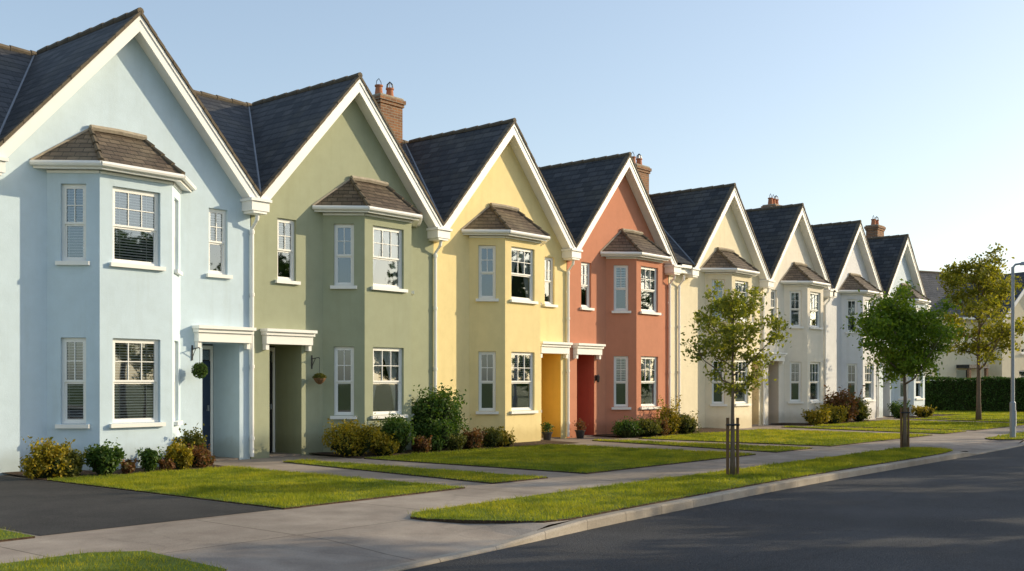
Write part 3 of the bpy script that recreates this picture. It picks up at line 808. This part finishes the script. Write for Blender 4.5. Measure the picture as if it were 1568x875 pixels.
par = empty('detached_house', (70.5, 22.0, 0), rad(-24)); par.scale = (1.12, 1.12, 1.09); wm = stucco('cream_render', (.80, .71, .52))
w, r, t, fr, gl, inn = MB(), MB(), MB(), MB(), MB(), MB()
ops = [(1.2, 2.2, 3.4, 4.7, .125), (3.6, 4.6, 3.4, 4.7, .125), (1.2, 2.4, .9, 2.3, .125), (3.7, 4.6, .0, 2.2, .125, BLACK)]
d = panel(w, (-4, 0), (2.3, 0), 0, 5.4, ops, wm)
for o in ops[:3]: window(fr, gl, inn, (-4, 0), d, *o[:4], 2, .6)
panel(w, (2.3, -.9), (7.3, -.9), 0, 5.3, [(1.6, 3.2, 3.2, 4.6, .125), (1.4, 3.4, .8, 2.2, .125)], wm)
for o in [(1.6, 3.2, 3.2, 4.6), (1.4, 3.4, .8, 2.2)]: window(fr, gl, inn, (2.3, -.9), (1, 0), *o, 3, .5)
w.face([(2.3, -.9, 5.3), (7.3, -.9, 5.3), (4.8, -.9, 8.0)], wm)
w.face([(2.3, 0, 0), (2.3, -.9, 0), (2.3, -.9, 5.3), (2.3, 0, 5.3)], wm)
w.face([(7.3, -.9, 0), (7.3, 8, 0), (7.3, 8, 5.4), (7.3, 4, 8.3), (7.3, -.9, 5.3)], wm)
w.face([(-4, 8, 0), (-4, 0, 0), (-4, 0, 5.4), (-4, 4, 8.3), (-4, 8, 5.4)], wm)
w.box(-.3, 1.3, -.9, -.002, 2.3, 2.5, SLATE); w.box(-.25, -.1, -.85, -.7, 0, 2.3, BRICK); w.box(1.1, 1.25, -.85, -.7, 0, 2.3, BRICK)
r.face([(-4.2, -.3, 5.25), (7.5, -.3, 5.25), (7.5, 4, 8.35), (-4.2, 4, 8.35)], SLATE)
r.face([(7.5, 8.3, 5.25), (-4.2, 8.3, 5.25), (-4.2, 4, 8.35), (7.5, 4, 8.35)], SLATE)
r.face([(4.8, -1.15, 8.1), (4.8, 3.9, 8.1), (2.1, 0, 5.3), (2.1, -1.15, 5.2)], SLATE); r.face([(4.8, 3.9, 8.1), (4.8, -1.15, 8.1), (7.5, -1.15, 5.2), (7.5, 0, 5.3)], SLATE)
r.tube([(-4.2, 4, 8.36), (7.5, 4, 8.36)], .08, RIDGE, 8)
t.beam(2.1, 5.2, 4.8, 8.1, -1.18, -1.14, -.3, -.02, WHITE); t.beam(7.5, 5.2, 4.8, 8.1, -1.18, -1.14, -.3, -.02, WHITE)
t.box(-4.2, 2.0, -.42, -.31, 5.14, 5.25, WHITE)
w.build('walls', par, local=True); r.build('roof', par, local=True); t.build('fascia', par, local=True)
fr.build('window_frames', par, local=True); gl.build('window_glass', par, local=True); inn.build('blinds', par, local=True)
c = MB(); chm = stucco('grey_render', (.50, .49, .47))
c.box(-1.9, -.9, 3.6, 4.4, 7.9, 9.1, chm); c.box(-1.97, -.83, 3.53, 4.47, 9.1, 9.22, chm)
for px in (-1.65, -1.15): c.tube([(px, 4, 9.2), (px, 4, 9.5)], [.12, .1], POT, 10)
c.build('chimney', par, local=True)

# ------------------------------------------------------------------ light
AZ, EL = -32.0, 18.5
dirv = Vector((math.cos(rad(AZ))*math.cos(rad(EL)), math.sin(rad(AZ))*math.cos(rad(EL)), math.sin(rad(EL))))
sd = bpy.data.lights.new('sun', 'SUN'); sd.energy = 5.0; sd.angle = rad(.5); sd.color = (1.0, .83, .56)
so = bpy.data.objects.new('sun', sd); so.rotation_euler = dirv.to_track_quat('Z', 'Y').to_euler(); so.location = (40, -20, 30); col.objects.link(so)
wd = bpy.data.worlds.new('World'); scene.world = wd; wd.use_nodes = True
nt = wd.node_tree; bg = nt.nodes['Background']
sky = nt.nodes.new('ShaderNodeTexSky'); sky.sky_type = 'NISHITA'; sky.sun_disc = False
sky.sun_elevation = rad(EL); sky.sun_rotation = math.atan2(dirv.x, dirv.y); sky.air_density = 1.0; sky.dust_density = 1.3; sky.ozone_density = 1.4
gm = nt.nodes.new('ShaderNodeGamma'); gm.inputs['Gamma'].default_value = .74
hs = nt.nodes.new('ShaderNodeHueSaturation'); hs.inputs['Saturation'].default_value = .97; hs.inputs['Value'].default_value = 2.1
nt.links.new(sky.outputs[0], gm.inputs['Color'])
nt.links.new(gm.outputs[0], hs.inputs['Color'])
nt.links.new(hs.outputs[0], bg.inputs[0]); bg.inputs[1].default_value = .15

# ------------------------------------------------------------------ camera
cd = bpy.data.cameras.new('camera'); cd.sensor_width = 36; cd.lens = 1643/1568*36; cd.shift_y = 148.5/1568; cd.clip_end = 3000
co = bpy.data.objects.new('camera', cd); co.location = (0, 0, 1.6); co.rotation_euler = (rad(90), 0, rad(-50)); col.objects.link(co)
scene.camera = co
scene.view_settings.view_transform = 'Standard'; scene.view_settings.look = 'None'; scene.view_settings.exposure = 0
